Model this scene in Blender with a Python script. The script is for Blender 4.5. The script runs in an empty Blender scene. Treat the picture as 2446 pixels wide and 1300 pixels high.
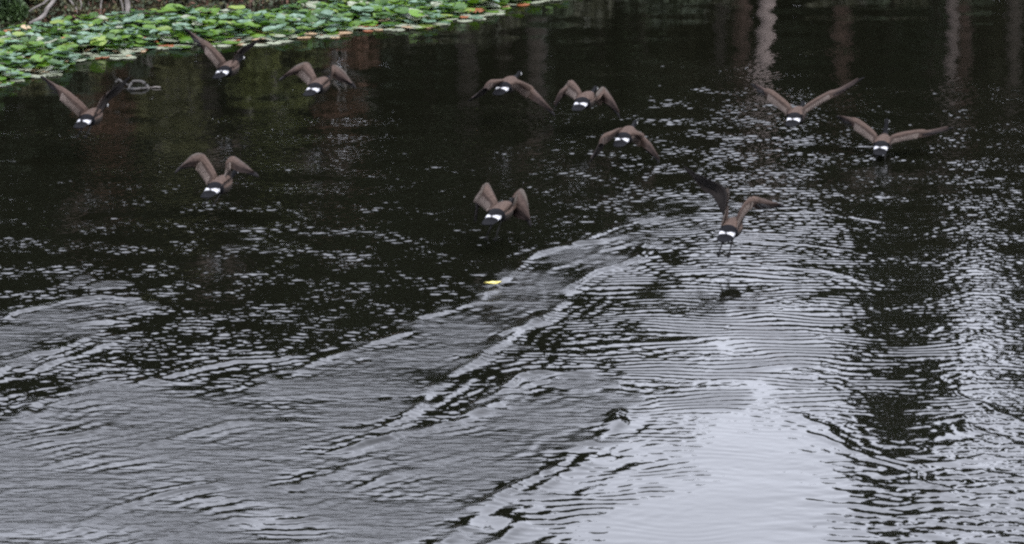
import bpy, math, random
import numpy as np
from mathutils import Vector, Matrix

SC = bpy.context.scene
COL = SC.collection
R = math.radians
random.seed(7)
rng = np.random.default_rng(11)

# ------------------------------------------------------------------ camera
F, CX, CY, H, PITCH = 8900.0, 1223.0, 650.0, 10.0, 12.73      # photo pixels, metres, degrees
cam_d = bpy.data.cameras.new('camera')
cam = bpy.data.objects.new('camera', cam_d)
COL.objects.link(cam)
cam.location = (0, 0, H)
cam.rotation_euler = (R(90 - PITCH), 0, 0)
cam_d.sensor_width = 36.0
cam_d.lens = 36.0 * F / 2446.0
cam_d.clip_start = 0.5
cam_d.clip_end = 3000
SC.camera = cam

# ------------------------------------------------------------------ sky, sun, exposure
SUN_EL, SUN_AZ = 58.0, 150.0                                    # overcast; a weak broad sun behind and to the right
world = bpy.data.worlds.new('World')
SC.world = world
world.use_nodes = True
wt = world.node_tree
bg = wt.nodes['Background']
sky = wt.nodes.new('ShaderNodeTexSky')
sky.sky_type = 'NISHITA'
sky.sun_disc = False
sky.sun_elevation = R(SUN_EL)
sky.sun_rotation = R(SUN_AZ)
sky.air_density = 1.0
sky.dust_density = 3.0
wtc = wt.nodes.new('ShaderNodeTexCoord')
wmap = wt.nodes.new('ShaderNodeMapping')
wmap.inputs['Scale'].default_value = (1.0, 1.0, 3.0)
wn = wt.nodes.new('ShaderNodeTexNoise')
wn.inputs['Scale'].default_value = 2.2
wn.inputs['Detail'].default_value = 6
wr = wt.nodes.new('ShaderNodeValToRGB')
wr.color_ramp.elements[0].position = 0.3
wr.color_ramp.elements[0].color = (6.4, 6.65, 7.7, 1)
wr.color_ramp.elements[1].position = 0.75
wr.color_ramp.elements[1].color = (7.9, 8.15, 9.2, 1)
wm = wt.nodes.new('ShaderNodeMix')
wm.data_type = 'RGBA'
wm.inputs[0].default_value = 0.88
wt.links.new(wtc.outputs['Generated'], wmap.inputs['Vector'])
wt.links.new(wmap.outputs['Vector'], wn.inputs['Vector'])
wt.links.new(wn.outputs['Fac'], wr.inputs['Fac'])
wt.links.new(sky.outputs['Color'], wm.inputs[6])
wt.links.new(wr.outputs['Color'], wm.inputs[7])
wt.links.new(wm.outputs[2], bg.inputs['Color'])
bg.inputs['Strength'].default_value = 0.15

sun_d = bpy.data.lights.new('sun', 'SUN')
sun_d.energy = 0.7
sun_d.angle = R(25)
sun_d.color = (1.0, 0.96, 0.9)
sun = bpy.data.objects.new('sun', sun_d)
COL.objects.link(sun)
# nishita sun_rotation is measured clockwise from +Y
sdir = Vector((math.sin(R(SUN_AZ)) * math.cos(R(SUN_EL)), math.cos(R(SUN_AZ)) * math.cos(R(SUN_EL)), math.sin(R(SUN_EL))))
sun.rotation_euler = (-sdir).to_track_quat('-Z', 'Y').to_euler()

SC.view_settings.view_transform = 'Standard'
SC.view_settings.look = 'None'
SC.view_settings.gamma = 1.0
SC.view_settings.use_curve_mapping = False
SC.view_settings.exposure = 1.47
SC.render.engine = 'CYCLES'
SC.cycles.max_bounces = 6
SC.cycles.use_denoising = False
SC.cycles.pixel_filter_type = 'BLACKMAN_HARRIS'
SC.cycles.filter_width = 2.4
SC.cycles.denoiser = 'OPENIMAGEDENOISE'

# ------------------------------------------------------------------ helpers
cp, sp_ = math.cos(R(PITCH)), math.sin(R(PITCH))

def ray(px, py):
    u, v = (px - CX) / F, (CY - py) / F
    return Vector((u, cp + v * sp_, -sp_ + v * cp)).normalized()

def W(px, py, z=0.0):
    d = ray(px, py)
    t = (z - H) / d.z
    return Vector((d.x * t, d.y * t, z))

def atY(px, py, Y):
    d = ray(px, py)
    t = Y / d.y
    return Vector((d.x * t, Y, H + d.z * t))

def top_height(Y, py):
    """height of a thing standing at distance Y whose mirror image ends at picture row py"""
    return Y * math.tan(R(PITCH) + math.atan((py - CY) / F)) - H

def tag(o, label=None, cat=None, group=None, kind=None):
    if label: o['label'] = label
    if cat: o['category'] = cat
    if group: o['group'] = group
    if kind: o['kind'] = kind
    return o

def mesh_of(name, verts, faces, mats=(), midx=None, smooth=True):
    me = bpy.data.meshes.new(name)
    me.from_pydata([tuple(v) for v in verts], [], faces)
    for m in mats: me.materials.append(m)
    if midx is not None: me.polygons.foreach_set('material_index', midx)
    me.polygons.foreach_set('use_smooth', [smooth] * len(me.polygons))
    me.update()
    return me

def link(name, me, parent=None, loc=None, rot=None, scale=None):
    o = bpy.data.objects.new(name, me)
    COL.objects.link(o)
    if parent: o.parent = parent
    if loc is not None: o.location = loc
    if rot is not None: o.rotation_euler = rot
    if scale is not None: o.scale = scale
    return o

def empty(name, loc=(0, 0, 0), rz=0.0):
    o = bpy.data.objects.new(name, None)
    COL.objects.link(o)
    o.location = loc
    o.rotation_euler = (0, 0, rz)
    o.empty_display_size = 0.2
    return o

def np_mesh(name, V, Q, mats=(), smooth=False):
    """V (n,3), Q (m,k) quads or triangles"""
    me = bpy.data.meshes.new(name)
    me.vertices.add(len(V)); me.vertices.foreach_set('co', np.asarray(V, np.float32).ravel())
    m, k = Q.shape
    me.loops.add(m * k); me.loops.foreach_set('vertex_index', np.asarray(Q, np.int32).ravel())
    me.polygons.add(m); me.polygons.foreach_set('loop_start', np.arange(0, m * k, k, dtype=np.int32))
    me.polygons.foreach_set('use_smooth', np.full(m, smooth))
    for mt in mats: me.materials.append(mt)
    me.update(calc_edges=True)
    return me

def add_attr(me, name, vals):
    a = me.attributes.new(name, 'FLOAT', 'POINT')
    a.data.foreach_set('value', np.asarray(vals, np.float32).ravel())

def add_col(me, name, rgb):
    a = me.attributes.new(name, 'FLOAT_COLOR', 'POINT')
    c = np.ones((len(rgb), 4), np.float32); c[:, :3] = rgb
    a.data.foreach_set('color', c.ravel())

# ------------------------------------------------------------------ materials
def new_mat(name):
    m = bpy.data.materials.new(name); m.use_nodes = True
    nt = m.node_tree
    return m, nt, nt.nodes['Principled BSDF']

def mat_noise(name, c0, c1, scale=5.0, rough=0.8, detail=4, bump=0.0, bscale=20.0, stretch=(1, 1, 1), spec=0.5, rand=0.0, transl=0.0):
    m, nt, b = new_mat(name)
    tc = nt.nodes.new('ShaderNodeTexCoord')
    mp = nt.nodes.new('ShaderNodeMapping'); mp.inputs['Scale'].default_value = stretch
    nz = nt.nodes.new('ShaderNodeTexNoise'); nz.inputs['Scale'].default_value = scale; nz.inputs['Detail'].default_value = detail
    rp = nt.nodes.new('ShaderNodeValToRGB')
    rp.color_ramp.elements[0].position = 0.32; rp.color_ramp.elements[0].color = (*c0, 1)
    rp.color_ramp.elements[1].position = 0.68; rp.color_ramp.elements[1].color = (*c1, 1)
    nt.links.new(tc.outputs['Object'], mp.inputs['Vector']); nt.links.new(mp.outputs['Vector'], nz.inputs['Vector'])
    nt.links.new(nz.outputs['Fac'], rp.inputs['Fac'])
    out = rp.outputs['Color']
    if rand:
        oi = nt.nodes.new('ShaderNodeObjectInfo')
        mr = nt.nodes.new('ShaderNodeMapRange'); mr.inputs[3].default_value = 1 - rand; mr.inputs[4].default_value = 1 + rand
        hs = nt.nodes.new('ShaderNodeHueSaturation')
        nt.links.new(oi.outputs['Random'], mr.inputs[0]); nt.links.new(mr.outputs[0], hs.inputs['Value'])
        nt.links.new(out, hs.inputs['Color']); out = hs.outputs['Color']
    nt.links.new(out, b.inputs['Base Color'])
    b.inputs['Roughness'].default_value = rough
    b.inputs['Specular IOR Level'].default_value = spec
    if bump:
        n2 = nt.nodes.new('ShaderNodeTexNoise'); n2.inputs['Scale'].default_value = bscale; n2.inputs['Detail'].default_value = 5
        bp = nt.nodes.new('ShaderNodeBump'); bp.inputs['Strength'].default_value = 1.0; bp.inputs['Distance'].default_value = bump
        nt.links.new(mp.outputs['Vector'], n2.inputs['Vector']); nt.links.new(n2.outputs['Fac'], bp.inputs['Height'])
        nt.links.new(bp.outputs['Normal'], b.inputs['Normal'])
    if transl:
        tr = nt.nodes.new('ShaderNodeBsdfTranslucent'); mx = nt.nodes.new('ShaderNodeMixShader')
        mx.inputs[0].default_value = transl
        nt.links.new(out, tr.inputs['Color'])
        nt.links.new(b.outputs[0], mx.inputs[1]); nt.links.new(tr.outputs[0], mx.inputs[2])
        nt.links.new(mx.outputs[0], nt.nodes['Material Output'].inputs['Surface'])
    return m

M = {}
M['soil'] = mat_noise('soil', (0.007, 0.006, 0.004), (0.026, 0.022, 0.013), 3.0, 0.98, 8, 0.06, 6.0, spec=0.05)
M['bark_dark'] = mat_noise('bark_dark', (0.020, 0.015, 0.011), (0.050, 0.038, 0.030), 3.0, 0.9, 8, 0.03, 9.0, (3, 3, 0.6))
M['bark_rust'] = mat_noise('bark_rust', (0.038, 0.023, 0.017), (0.09, 0.052, 0.038), 3.0, 0.9, 8, 0.03, 9.0, (3, 3, 0.6))
M['bark_pale'] = mat_noise('bark_pale', (0.07, 0.054, 0.048), (0.15, 0.118, 0.105), 4.0, 0.8, 8, 0.02, 9.0, (1.5, 1.5, 3))
M['bark_white'] = mat_noise('bark_white', (0.16, 0.125, 0.112), (0.36, 0.29, 0.265), 4.0, 0.8, 8, 0.02, 9.0, (1.5, 1.5, 3))
M['needles'] = mat_noise('needles', (0.012, 0.020, 0.009), (0.035, 0.05, 0.02), 1.2, 0.75, 5, rand=0.3)
M['leaves_green'] = mat_noise('leaves_green', (0.02, 0.045, 0.012), (0.06, 0.11, 0.025), 1.6, 0.6, 5, rand=0.25, transl=0.2)
M['leaves_dim'] = mat_noise('leaves_dim', (0.016, 0.018, 0.007), (0.045, 0.045, 0.016), 1.6, 0.7, 5)
M['leaves_mustard'] = mat_noise('leaves_mustard', (0.03, 0.04, 0.006), (0.10, 0.11, 0.015), 1.6, 0.7, 5)
M['leaves_dark'] = mat_noise('leaves_dark', (0.012, 0.02, 0.008), (0.035, 0.05, 0.018), 1.6, 0.7, 5)
M['leaves_yellow'] = mat_noise('leaves_yellow', (0.09, 0.11, 0.012), (0.24, 0.25, 0.03), 1.6, 0.6, 5, transl=0.25)
M['leaves_olive'] = mat_noise('leaves_olive', (0.05, 0.05, 0.018), (0.12, 0.12, 0.04), 2.0, 0.7, 5, transl=0.2)
M['leaves_rust'] = mat_noise('leaves_rust', (0.05, 0.026, 0.016), (0.13, 0.062, 0.035), 2.0, 0.8, 5, transl=0.15)
M['dead_wood'] = mat_noise('dead_wood', (0.07, 0.062, 0.055), (0.20, 0.18, 0.165), 6.0, 0.85, 8, 0.01, 20.0, (1, 1, 1))
M['driftwood'] = mat_noise('driftwood', (0.009, 0.008, 0.007), (0.045, 0.040, 0.034), 9.0, 0.6, 8, 0.01, 25.0)
M['stem'] = mat_noise('stem', (0.03, 0.05, 0.012), (0.07, 0.10, 0.03), 6.0, 0.6)
M['leaf_yellow'] = mat_noise('leaf_yellow', (0.40, 0.33, 0.05), (0.75, 0.68, 0.22), 12.0, 0.5, transl=0.2)

def pad_mat(name, c0, c1, rough):
    return mat_noise(name, c0, c1, 7.0, rough, 5, 0.004, 22.0, rand=0.22, transl=0.18, spec=0.55)
M['pad_green'] = pad_mat('pad_green', (0.042, 0.11, 0.004), (0.105, 0.20, 0.010), 0.45)
M['pad_deep'] = pad_mat('pad_deep', (0.016, 0.055, 0.004), (0.045, 0.11, 0.008), 0.42)
M['pad_blue'] = pad_mat('pad_blue', (0.08, 0.15, 0.09), (0.17, 0.26, 0.18), 0.32)
M['pad_pale'] = pad_mat('pad_pale', (0.19, 0.215, 0.14), (0.33, 0.35, 0.26), 0.4)
M['pad_lime'] = pad_mat('pad_lime', (0.10, 0.16, 0.02), (0.20, 0.26, 0.05), 0.45)
M['pad_rust'] = pad_mat('pad_rust', (0.14, 0.035, 0.012), (0.40, 0.14, 0.05), 0.55)
M['pad_peach'] = pad_mat('pad_peach', (0.30, 0.20, 0.11), (0.50, 0.36, 0.22), 0.5)

def plumage_mat():
    m, nt, b = new_mat('plumage')
    at = nt.nodes.new('ShaderNodeAttribute'); at.attribute_name = 'plumage'
    tc = nt.nodes.new('ShaderNodeTexCoord')
    nz = nt.nodes.new('ShaderNodeTexNoise'); nz.inputs['Scale'].default_value = 28.0; nz.inputs['Detail'].default_value = 6
    mr = nt.nodes.new('ShaderNodeMapRange'); mr.inputs[1].default_value = 0.3; mr.inputs[2].default_value = 0.7
    mr.inputs[3].default_value = 0.72; mr.inputs[4].default_value = 1.28
    hs = nt.nodes.new('ShaderNodeHueSaturation')
    nt.links.new(tc.outputs['Object'], nz.inputs['Vector']); nt.links.new(nz.outputs['Fac'], mr.inputs[0])
    nt.links.new(mr.outputs[0], hs.inputs['Value']); nt.links.new(at.outputs['Color'], hs.inputs['Color'])
    nt.links.new(hs.outputs['Color'], b.inputs['Base Color'])
    bp = nt.nodes.new('ShaderNodeBump'); bp.inputs['Distance'].default_value = 0.006; bp.inputs['Strength'].default_value = 0.8
    nt.links.new(nz.outputs['Fac'], bp.inputs['Height']); nt.links.new(bp.outputs['Normal'], b.inputs['Normal'])
    b.inputs['Roughness'].default_value = 0.7
    b.inputs['Specular IOR Level'].default_value = 0.05
    return m
M['plumage'] = plumage_mat()

# water: dark, with the smallest ripples as relief; rough where the wakes churned it
def water_mat():
    m, nt, b = new_mat('pond_water')
    b.inputs['Base Color'].default_value = (0.0036, 0.0037, 0.0022, 1)
    b.inputs['IOR'].default_value = 1.333
    tc = nt.nodes.new('ShaderNodeTexCoord')
    def noise(sx, sy, detail, rough=0.55):
        mp = nt.nodes.new('ShaderNodeMapping'); mp.inputs['Scale'].default_value = (sx, sy, 1)
        n = nt.nodes.new('ShaderNodeTexNoise'); n.inputs['Scale'].default_value = 1.0; n.inputs['Detail'].default_value = detail
        n.inputs['Roughness'].default_value = rough
        nt.links.new(tc.outputs['Object'], mp.inputs['Vector']); nt.links.new(mp.outputs['Vector'], n.inputs['Vector'])
        return n.outputs['Fac']
    def math_(op, a, c):
        n = nt.nodes.new('ShaderNodeMath'); n.operation = op
        for i, x in enumerate((a, c)):
            if isinstance(x, (int, float)): n.inputs[i].default_value = x
            else: nt.links.new(x, n.inputs[i])
        return n.outputs[0]
    ch = nt.nodes.new('ShaderNodeAttribute'); ch.attribute_name = 'churn'
    rp = nt.nodes.new('ShaderNodeAttribute'); rp.attribute_name = 'ripple'
    fine = math_('MULTIPLY', noise(4.2, 13.0, 2.5, 0.5), math_('MULTIPLY', ch.outputs['Fac'], 0.0145))
    small = math_('MULTIPLY', noise(12.0, 14.0, 1, 0.4), math_('MULTIPLY', rp.outputs['Fac'], 0.0030))
    hgt = math_('ADD', fine, small)
    bp = nt.nodes.new('ShaderNodeBump'); bp.inputs['Strength'].default_value = 1.0; bp.inputs['Distance'].default_value = 1.0
    nt.links.new(hgt, bp.inputs['Height']); nt.links.new(bp.outputs['Normal'], b.inputs['Normal'])
    rg = math_('ADD', math_('MULTIPLY', ch.outputs['Fac'], 0.20), 0.03)
    nt.links.new(rg, b.inputs['Roughness'])
    return m
M['water'] = water_mat()

# ------------------------------------------------------------------ pond water
def axis(lo, hi, step, outer_lo, outer_hi, grow=1.18):
    a = list(np.arange(lo, hi + 1e-6, step))
    s, x = step, a[-1]
    while x < outer_hi: s *= grow; x += s; a.append(min(x, outer_hi))
    s, x = step, a[0]; pre = []
    while x > outer_lo: s *= grow; x -= s; pre.append(max(x, outer_lo))
    return np.array(pre[::-1] + a)

ax = axis(-9.6, 9.6, 0.036, -47.5, 47.5)
ay = axis(32.2, 68.0, 0.0225, 9.0, 86.0)
X, Y = np.meshgrid(ax, ay)
nx, ny = len(ax), len(ay)

def wpts(pts):
    return np.array([[W(*p).x, W(*p).y] for p in pts])

def poly_dist(P, X, Y):
    """signed side distance and arc parameter 0..1 to polyline P (left of travel is positive)"""
    best = np.full(X.shape, 1e9); sgn = np.zeros(X.shape); par = np.zeros(X.shape)
    L = np.r_[0, np.cumsum(np.hypot(*(P[1:] - P[:-1]).T))]
    for i in range(len(P) - 1):
        a, b = P[i], P[i + 1]; d = b - a; l2 = (d ** 2).sum()
        t = np.clip(((X - a[0]) * d[0] + (Y - a[1]) * d[1]) / l2, 0, 1)
        dx, dy = X - a[0] - t * d[0], Y - a[1] - t * d[1]
        ds = np.hypot(dx, dy); m = ds < best
        best[m] = ds[m]; sgn[m] = np.sign(d[0] * dy - d[1] * dx)[m]
        par[m] = ((L[i] + t * np.sqrt(l2)) / L[-1])[m]
    return best * sgn, par

def inside(P, X, Y):
    c = np.zeros(X.shape, bool); n = len(P)
    for i in range(n):
        x1, y1 = P[i]; x2, y2 = P[(i + 1) % n]
        if y1 == y2: continue
        m = ((y1 > Y) != (y2 > Y)) & (X < (x2 - x1) * (Y - y1) / (y2 - y1) + x1)
        c ^= m
    return c

def waves(X, Y, n, lmin, lmax, spread, slope, seed, mean=90.0):
    """sum of n plane waves travelling round direction `mean`, rms slope `slope`"""
    r = np.random.default_rng(seed); Z = np.zeros(X.shape)
    for _ in range(n):
        lam = math.exp(r.uniform(math.log(lmin), math.log(lmax))); k = 2 * math.pi / lam
        a = R(mean + r.normal(0, spread)); ph = r.uniform(0, 6.283)
        Z += (slope * math.sqrt(2 / n) / k) * np.sin(k * (X * math.cos(a) + Y * math.sin(a)) + ph)
    return Z

def patchy(X, Y, scale, seed, n=14):
    r = np.random.default_rng(seed); Z = np.zeros(X.shape)
    for _ in range(n):
        k = 2 * math.pi / (scale * r.uniform(0.6, 1.8)); a = r.uniform(0, 6.283)
        Z += np.sin(k * (X * math.cos(a) + Y * math.sin(a)) + r.uniform(0, 6.283))
    return Z / math.sqrt(n / 2)

def sstep(x, a, b):
    t = np.clip((x - a) / (b - a), 0, 1); return t * t * (3 - 2 * t)

# how lively the open water is, by place: calm in the lee of the lilies and in the slick at the lower right
calm_line = wpts([(-300, 420), (0, 430), (200, 330), (400, 285), (1000, 275), (1250, 215), (1450, 150), (1900, 130), (2050, 185), (2446, 205), (2800, 210)])
lee, _ = poly_dist(calm_line, X, Y)
slick = wpts([(1560, 1340), (1590, 1210), (1680, 1100), (1800, 1040), (1930, 1050), (2000, 1140), (2060, 1400), (1550, 1400)])
ds_, _ = poly_dist(np.vstack([slick, slick[:1]]), X, Y)
sl = np.where(inside(slick, X, Y), np.abs(ds_), -np.abs(ds_)) + 0.25 * patchy(X, Y, 1.6, 5)
live = 1 - sstep(lee + 0.8 * patchy(X, Y, 2.2, 3), -2.6, 1.8)
spark = W(1650, 330)
live *= 1 + 0.55 * np.exp(-(((X - spark.x) / 3.2) ** 2 + ((Y - spark.y) / 6.0) ** 2))
flk = W(600, 600)
live *= 1 + 0.28 * np.exp(-(((X - flk.x) / 6.5) ** 2 + ((Y - flk.y) / 8.0) ** 2))
live = np.clip(live, 0.10, 1.6) * (1 - 0.90 * sstep(sl, -2.3, 1.2))

# where the long comb-like ripple train runs (from the taking-off birds' side)
comb_c = W(1780, 800)
comb = np.exp(-(((X - comb_c.x + 0.1) / 3.2) ** 2 + ((Y - comb_c.y + 0.3) / 7.0) ** 2))
comb2 = np.exp(-(((X - W(1450, 1180).x) / 1.15) ** 2 + ((Y - W(1450, 1180).y) / 3.6) ** 2))
comb = np.maximum(comb, comb2)
gust = np.clip(1 + 0.30 * patchy(X, Y, 1.1, 8), 0.15, 2.2)

Z = (waves(X, Y, 50, 0.09, 0.19, 70, 0.046, 21) + waves(X, Y, 14, 0.2, 0.42, 50, 0.007, 26)) * live * gust * (1 - 0.6 * comb)
wob = 0.10 * patchy(X, Y, 3.0, 31) + 0.05 * patchy(X, Y, 1.0, 32)
Z += waves(X, Y + wob, 11, 0.145, 0.205, 5, 0.040, 22, 91) * live * comb * np.clip(1.1 + 0.2 * patchy(X, Y, 0.9, 9), 0.6, 2)
Z += waves(X, Y, 12, 0.9, 2.2, 40, 0.008, 23) * (1 - 0.6 * comb)
# chop at the lower right corner
corner = W(2330, 1240)
cm = np.exp(-(((X - corner.x) / 1.5) ** 2 + ((Y - corner.y) / 2.6) ** 2))
Z += (waves(X, Y, 24, 0.16, 0.5, 45, 0.055, 24) + waves(X, Y, 14, 0.1, 0.16, 30, 0.03, 27)) * cm

# churned bands left by the birds' take-off runs, and the bow ridges along their edges
bands = [
    ([(1590, 500), (1500, 555), (1330, 592), (1210, 652), (1080, 742), (960, 795), (840, 835), (700, 885), (560, 935), (400, 900), (250, 918), (110, 960), (0, 1010), (-160, 1060)],
     [(1580, 560), (1470, 632), (1380, 690), (1290, 762), (1210, 835), (1080, 915), (940, 1000), (850, 1050), (740, 1092)]),
    ([(1500, 955), (1450, 905), (1270, 915), (1190, 955), (1090, 1005), (960, 1050), (740, 1092)],
     [(1505, 968), (1430, 1040), (1330, 1110), (1240, 1170), (1150, 1235), (1050, 1300), (940, 1360)]),
]
churn = np.zeros(X.shape)
def region(poly, soft):
    P = wpts(poly); d, _ = poly_dist(np.vstack([P, P[:1]]), X, Y)
    s = np.where(inside(P, X, Y), np.abs(d), -np.abs(d)) + 0.16 * patchy(X, Y, 0.7, 41) + 0.10 * patchy(X, Y, 0.3, 42)
    return sstep(s, -soft, soft)
up, lowr = bands[0]
churn = np.maximum(churn, region(up + [(-160, 1400), (600, 1400), (740, 1092)] + lowr[::-1][1:], 0.16))
up2, low2 = bands[1]
churn = np.maximum(churn, region(up2 + [(600, 1400), (940, 1400)] + low2[::-1], 0.16))
churn = np.maximum(churn, region([(360, 722), (250, 714), (140, 728), (0, 765), (-150, 800), (-150, 950), (0, 885), (120, 838), (200, 806), (290, 762)], 0.14) * 0.95)
churn = np.maximum(churn, region([(150, 672), (190, 660), (250, 676), (240, 684), (170, 684)], 0.10) * 0.9)
churn = np.maximum(churn, region([(545, 535), (590, 530), (650, 572), (730, 585), (690, 598), (590, 590)], 0.22) * 0.5)
churn = np.maximum(churn, region([(-60, 515), (40, 512), (70, 530), (-60, 545)], 0.2) * 0.45)
churn = np.maximum(churn, region([(1560, 480), (1700, 470), (1760, 500), (1640, 545), (1540, 560)], 0.35) * 0.55)
churn = np.maximum(churn, region([(1640, 700), (1800, 712), (1700, 735), (1560, 728)], 0.3) * 0.25)
streak = np.clip(0.78 + 0.28 * patchy(X * 0.55 + Y * 0.12, Y, 0.8, 43), 0.25, 1.15)
Z *= 1 - 0.35 * churn
Z += waves(X, Y, 30, 0.10, 0.40, 30, 0.046, 25, 84) * churn * streak

def ridge(pts, amp, w, off=0.0, tail=0.0, lam=0.3, seed=0, side=1):
    P = wpts(pts)
    (x0, y0), (x1, y1) = P.min(0) - 1.6, P.max(0) + 1.6
    a0, a1 = np.searchsorted(ax, (x0, x1)); b0, b1 = np.searchsorted(ay, (y0, y1))
    if a1 <= a0 or b1 <= b0: return
    sl_ = (slice(b0, b1), slice(a0, a1)); x, y = X[sl_], Y[sl_]
    d, t = poly_dist(P, x, y)
    d = d * side + 0.022 * patchy(x, y, 0.5, 60 + seed) + 0.07 * patchy(x, y, 1.7, 80 + seed) - off
    fade = sstep(t, 0.0, 0.08) * sstep(1 - t, 0.0, 0.15)
    rag = np.clip(0.85 + 0.3 * patchy(x, y, 0.9, 90 + seed), 0.15, 1.5)
    w, amp, lam = w * 0.62, amp * 0.60, lam * 0.62
    z = amp * fade * rag * np.exp(-(d / w) ** 2)
    if tail:
        z += 0.62 * tail * fade * rag * np.cos(2 * math.pi * d / lam) * np.exp(-np.abs(d) / (2.2 * lam))
    Z[sl_] += z

ridge(up[1:9], 0.042, 0.16, 0.05, 0.008, 0.28, 1)
ridge([(1600, 515), (1500, 530), (1400, 560), (1330, 590)], 0.018, 0.14, 0, 0.005, 0.28, 11)
ridge(up[9:13], 0.034, 0.18, 0.0, 0.009, 0.34, 2)
ridge([(740, 845), (560, 862), (420, 905), (300, 940), (150, 965), (0, 1020)], 0.018, 0.2, 0, 0.008, 0.32, 3)
ridge(lowr, 0.040, 0.15, -0.05, 0.009, 0.26, 4)
ridge([(1300, 765), (1230, 775), (1180, 800)], 0.03, 0.14, 0, 0.006, 0.26, 5)
ridge([(1560, 560), (1440, 600), (1340, 640), (1240, 700)], 0.014, 0.12, 0, 0.004, 0.25, 12)
ridge([(1460, 895), (1270, 898), (1190, 945), (1090, 1000), (950, 1045), (830, 1075), (740, 1092)], 0.048, 0.19, 0.02, 0.01, 0.3, 6)
ridge([(1460, 888), (1350, 880), (1270, 890), (1180, 930), (1060, 960)], 0.020, 0.15, 0.25, 0.008, 0.28, 7)
ridge(low2, 0.042, 0.20, -0.05, 0.006, 0.34, 8)
ridge([(1440, 1080), (1370, 1120), (1300, 1180), (1220, 1250), (1120, 1330)], 0.036, 0.24, 0, 0.004, 0.4, 9)
ridge([(375, 738), (340, 716), (240, 710), (140, 726), (60, 748), (0, 768)], 0.030, 0.15, 0, 0.007, 0.26, 10)
ridge([(375, 738), (290, 762), (210, 775), (150, 782)], 0.020, 0.13, 0, 0.005, 0.26, 13)
ridge([(230, 800), (130, 838), (50, 862), (0, 890), (-60, 920)], 0.036, 0.17, 0, 0.01, 0.28, 14)
ridge([(250, 815), (190, 850), (90, 880), (0, 915)], 0.02, 0.14, 0, 0.006, 0.26, 15)
# long swells fanning to the lower left
for i, (a, b, c) in enumerate([((620, 1000), (420, 1040), (80, 1130)), ((560, 1150), (330, 1190), (120, 1290)), ((940, 1100), (700, 1160), (430, 1200)), ((330, 990), (160, 1040), (0, 1080)),
                               ((1100, 1080), (900, 1150), (700, 1230)), ((800, 1230), (560, 1240), (250, 1330))]):
    ridge([a, b, c], 0.020, 0.17, 0, 0.008, 0.32, 20 + i)
# fans of thin wavelets spreading right of the last bird and at the lower right
for i, (a, b, c) in enumerate([((1700, 560), (1900, 580), (2070, 605)), ((1660, 600), (1900, 640), (2120, 680)), ((1900, 505), (2010, 515), (2120, 535)), ((1850, 980), (2050, 1060), (2220, 1130)),
                               ((1900, 1030), (2100, 1090), (2330, 1180)), ((2300, 990), (2400, 1050), (2500, 1090)), ((2250, 930), (2380, 985), (2520, 1040))]):
    ridge([a, b, c], 0.010 if i < 3 else 0.009, 0.10 if i < 3 else 0.12, 0, 0.003, 0.22, 30 + i)
ridge([(2090, 470), (2170, 466), (2260, 470)], 0.012, 0.1, 0, 0.004, 0.22, 50)
ridge([(-60, 388), (0, 383), (55, 384)], 0.009, 0.1, 0, 0.004, 0.22, 51)
# ring ripples where feet left the water
for (px, py, r0, amp) in [(2105, 378, 0.10, 0.005), (165, 334, 0.08, 0.003), (1730, 615, 0.25, 0.0012), (1180, 580, 0.2, 0.0015), (600, 560, 0.25, 0.003)]:
    c = W(px, py); d = np.hypot(X - c.x, Y - c.y)
    Z += amp * np.cos(2 * math.pi * (d - r0) / 0.2) * np.exp(-((d - r0) / 0.28) ** 2)

fade = sstep(9.6 - np.abs(X), -0.5, 2) * sstep(Y, 30.5, 32.4) * sstep(70.0 - Y, 0, 2)
coarse = 1 - fade
Z *= fade
idx = np.arange(nx * ny).reshape(ny, nx)
Q = np.stack([idx[:-1, :-1], idx[:-1, 1:], idx[1:, 1:], idx[1:, :-1]], -1).reshape(-1, 4)
wme = np_mesh('water', np.stack([X, Y, Z], -1).reshape(-1, 3), Q, [M['water']], True)
add_attr(wme, 'churn', churn * streak)
add_attr(wme, 'ripple', np.clip(np.maximum(live, 0.38 * (lee > -3)) * (1 - 0.5 * comb) * np.maximum(gust, 0.5), 0, 2) * (1 - churn) + coarse * 1.0)
water = link('water', wme)
tag(water, 'dark rippled pond water crossed by pale churned wakes', kind='structure')
print('water verts', nx * ny)

# ------------------------------------------------------------------ terrain round the pond
SH = np.array([[-80, 30], [-45, 44], [-20, 56.5], [-8.8, 63.1], [-6.5, 64.6], [-4.3, 66.0], [-2, 68.0], [1, 71], [6, 75], [15, 78], [30, 76], [47, 62], [80, 40]])
def y_shore(x): return np.interp(x, SH[:, 0], SH[:, 1])
def ground_z(x, y):
    x = np.asarray(x, float); y = np.asarray(y, float)
    s = np.maximum.reduce([(y - y_shore(x)) * 0.85, np.abs(x) - 45.0, 12.0 - y])
    s = s + 0.12 * np.sin(x * 1.7 + 1.3 * np.sin(y * 0.9)) + 0.08 * np.sin(x * 4.1 + y * 2.3)
    out = 0.42 * (1 - np.exp(-np.clip(s, 0, None) / 0.5)) + 0.05 * np.clip(s, 0, 60)
    z = np.where(s > 0, out, np.maximum(0.30 * s, -1.5))
    z = z + np.where(s > 0, 0.10 * np.sin(x * 0.9) * np.cos(y * 0.7) * np.clip(s, 0, 1), 0)
    return z + 8.0 * sstep(13.5 - y, 0, 11) * (y < 13.5)
gx = axis(-14, 20, 0.3, -900, 900, 1.15); gy = axis(60, 82, 0.3, -300, 1500, 1.15)
GX, GY = np.meshgrid(gx, gy)
gi = np.arange(GX.size).reshape(GX.shape)
GQ = np.stack([gi[:-1, :-1], gi[:-1, 1:], gi[1:, 1:], gi[1:, :-1]], -1).reshape(-1, 4)
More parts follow.
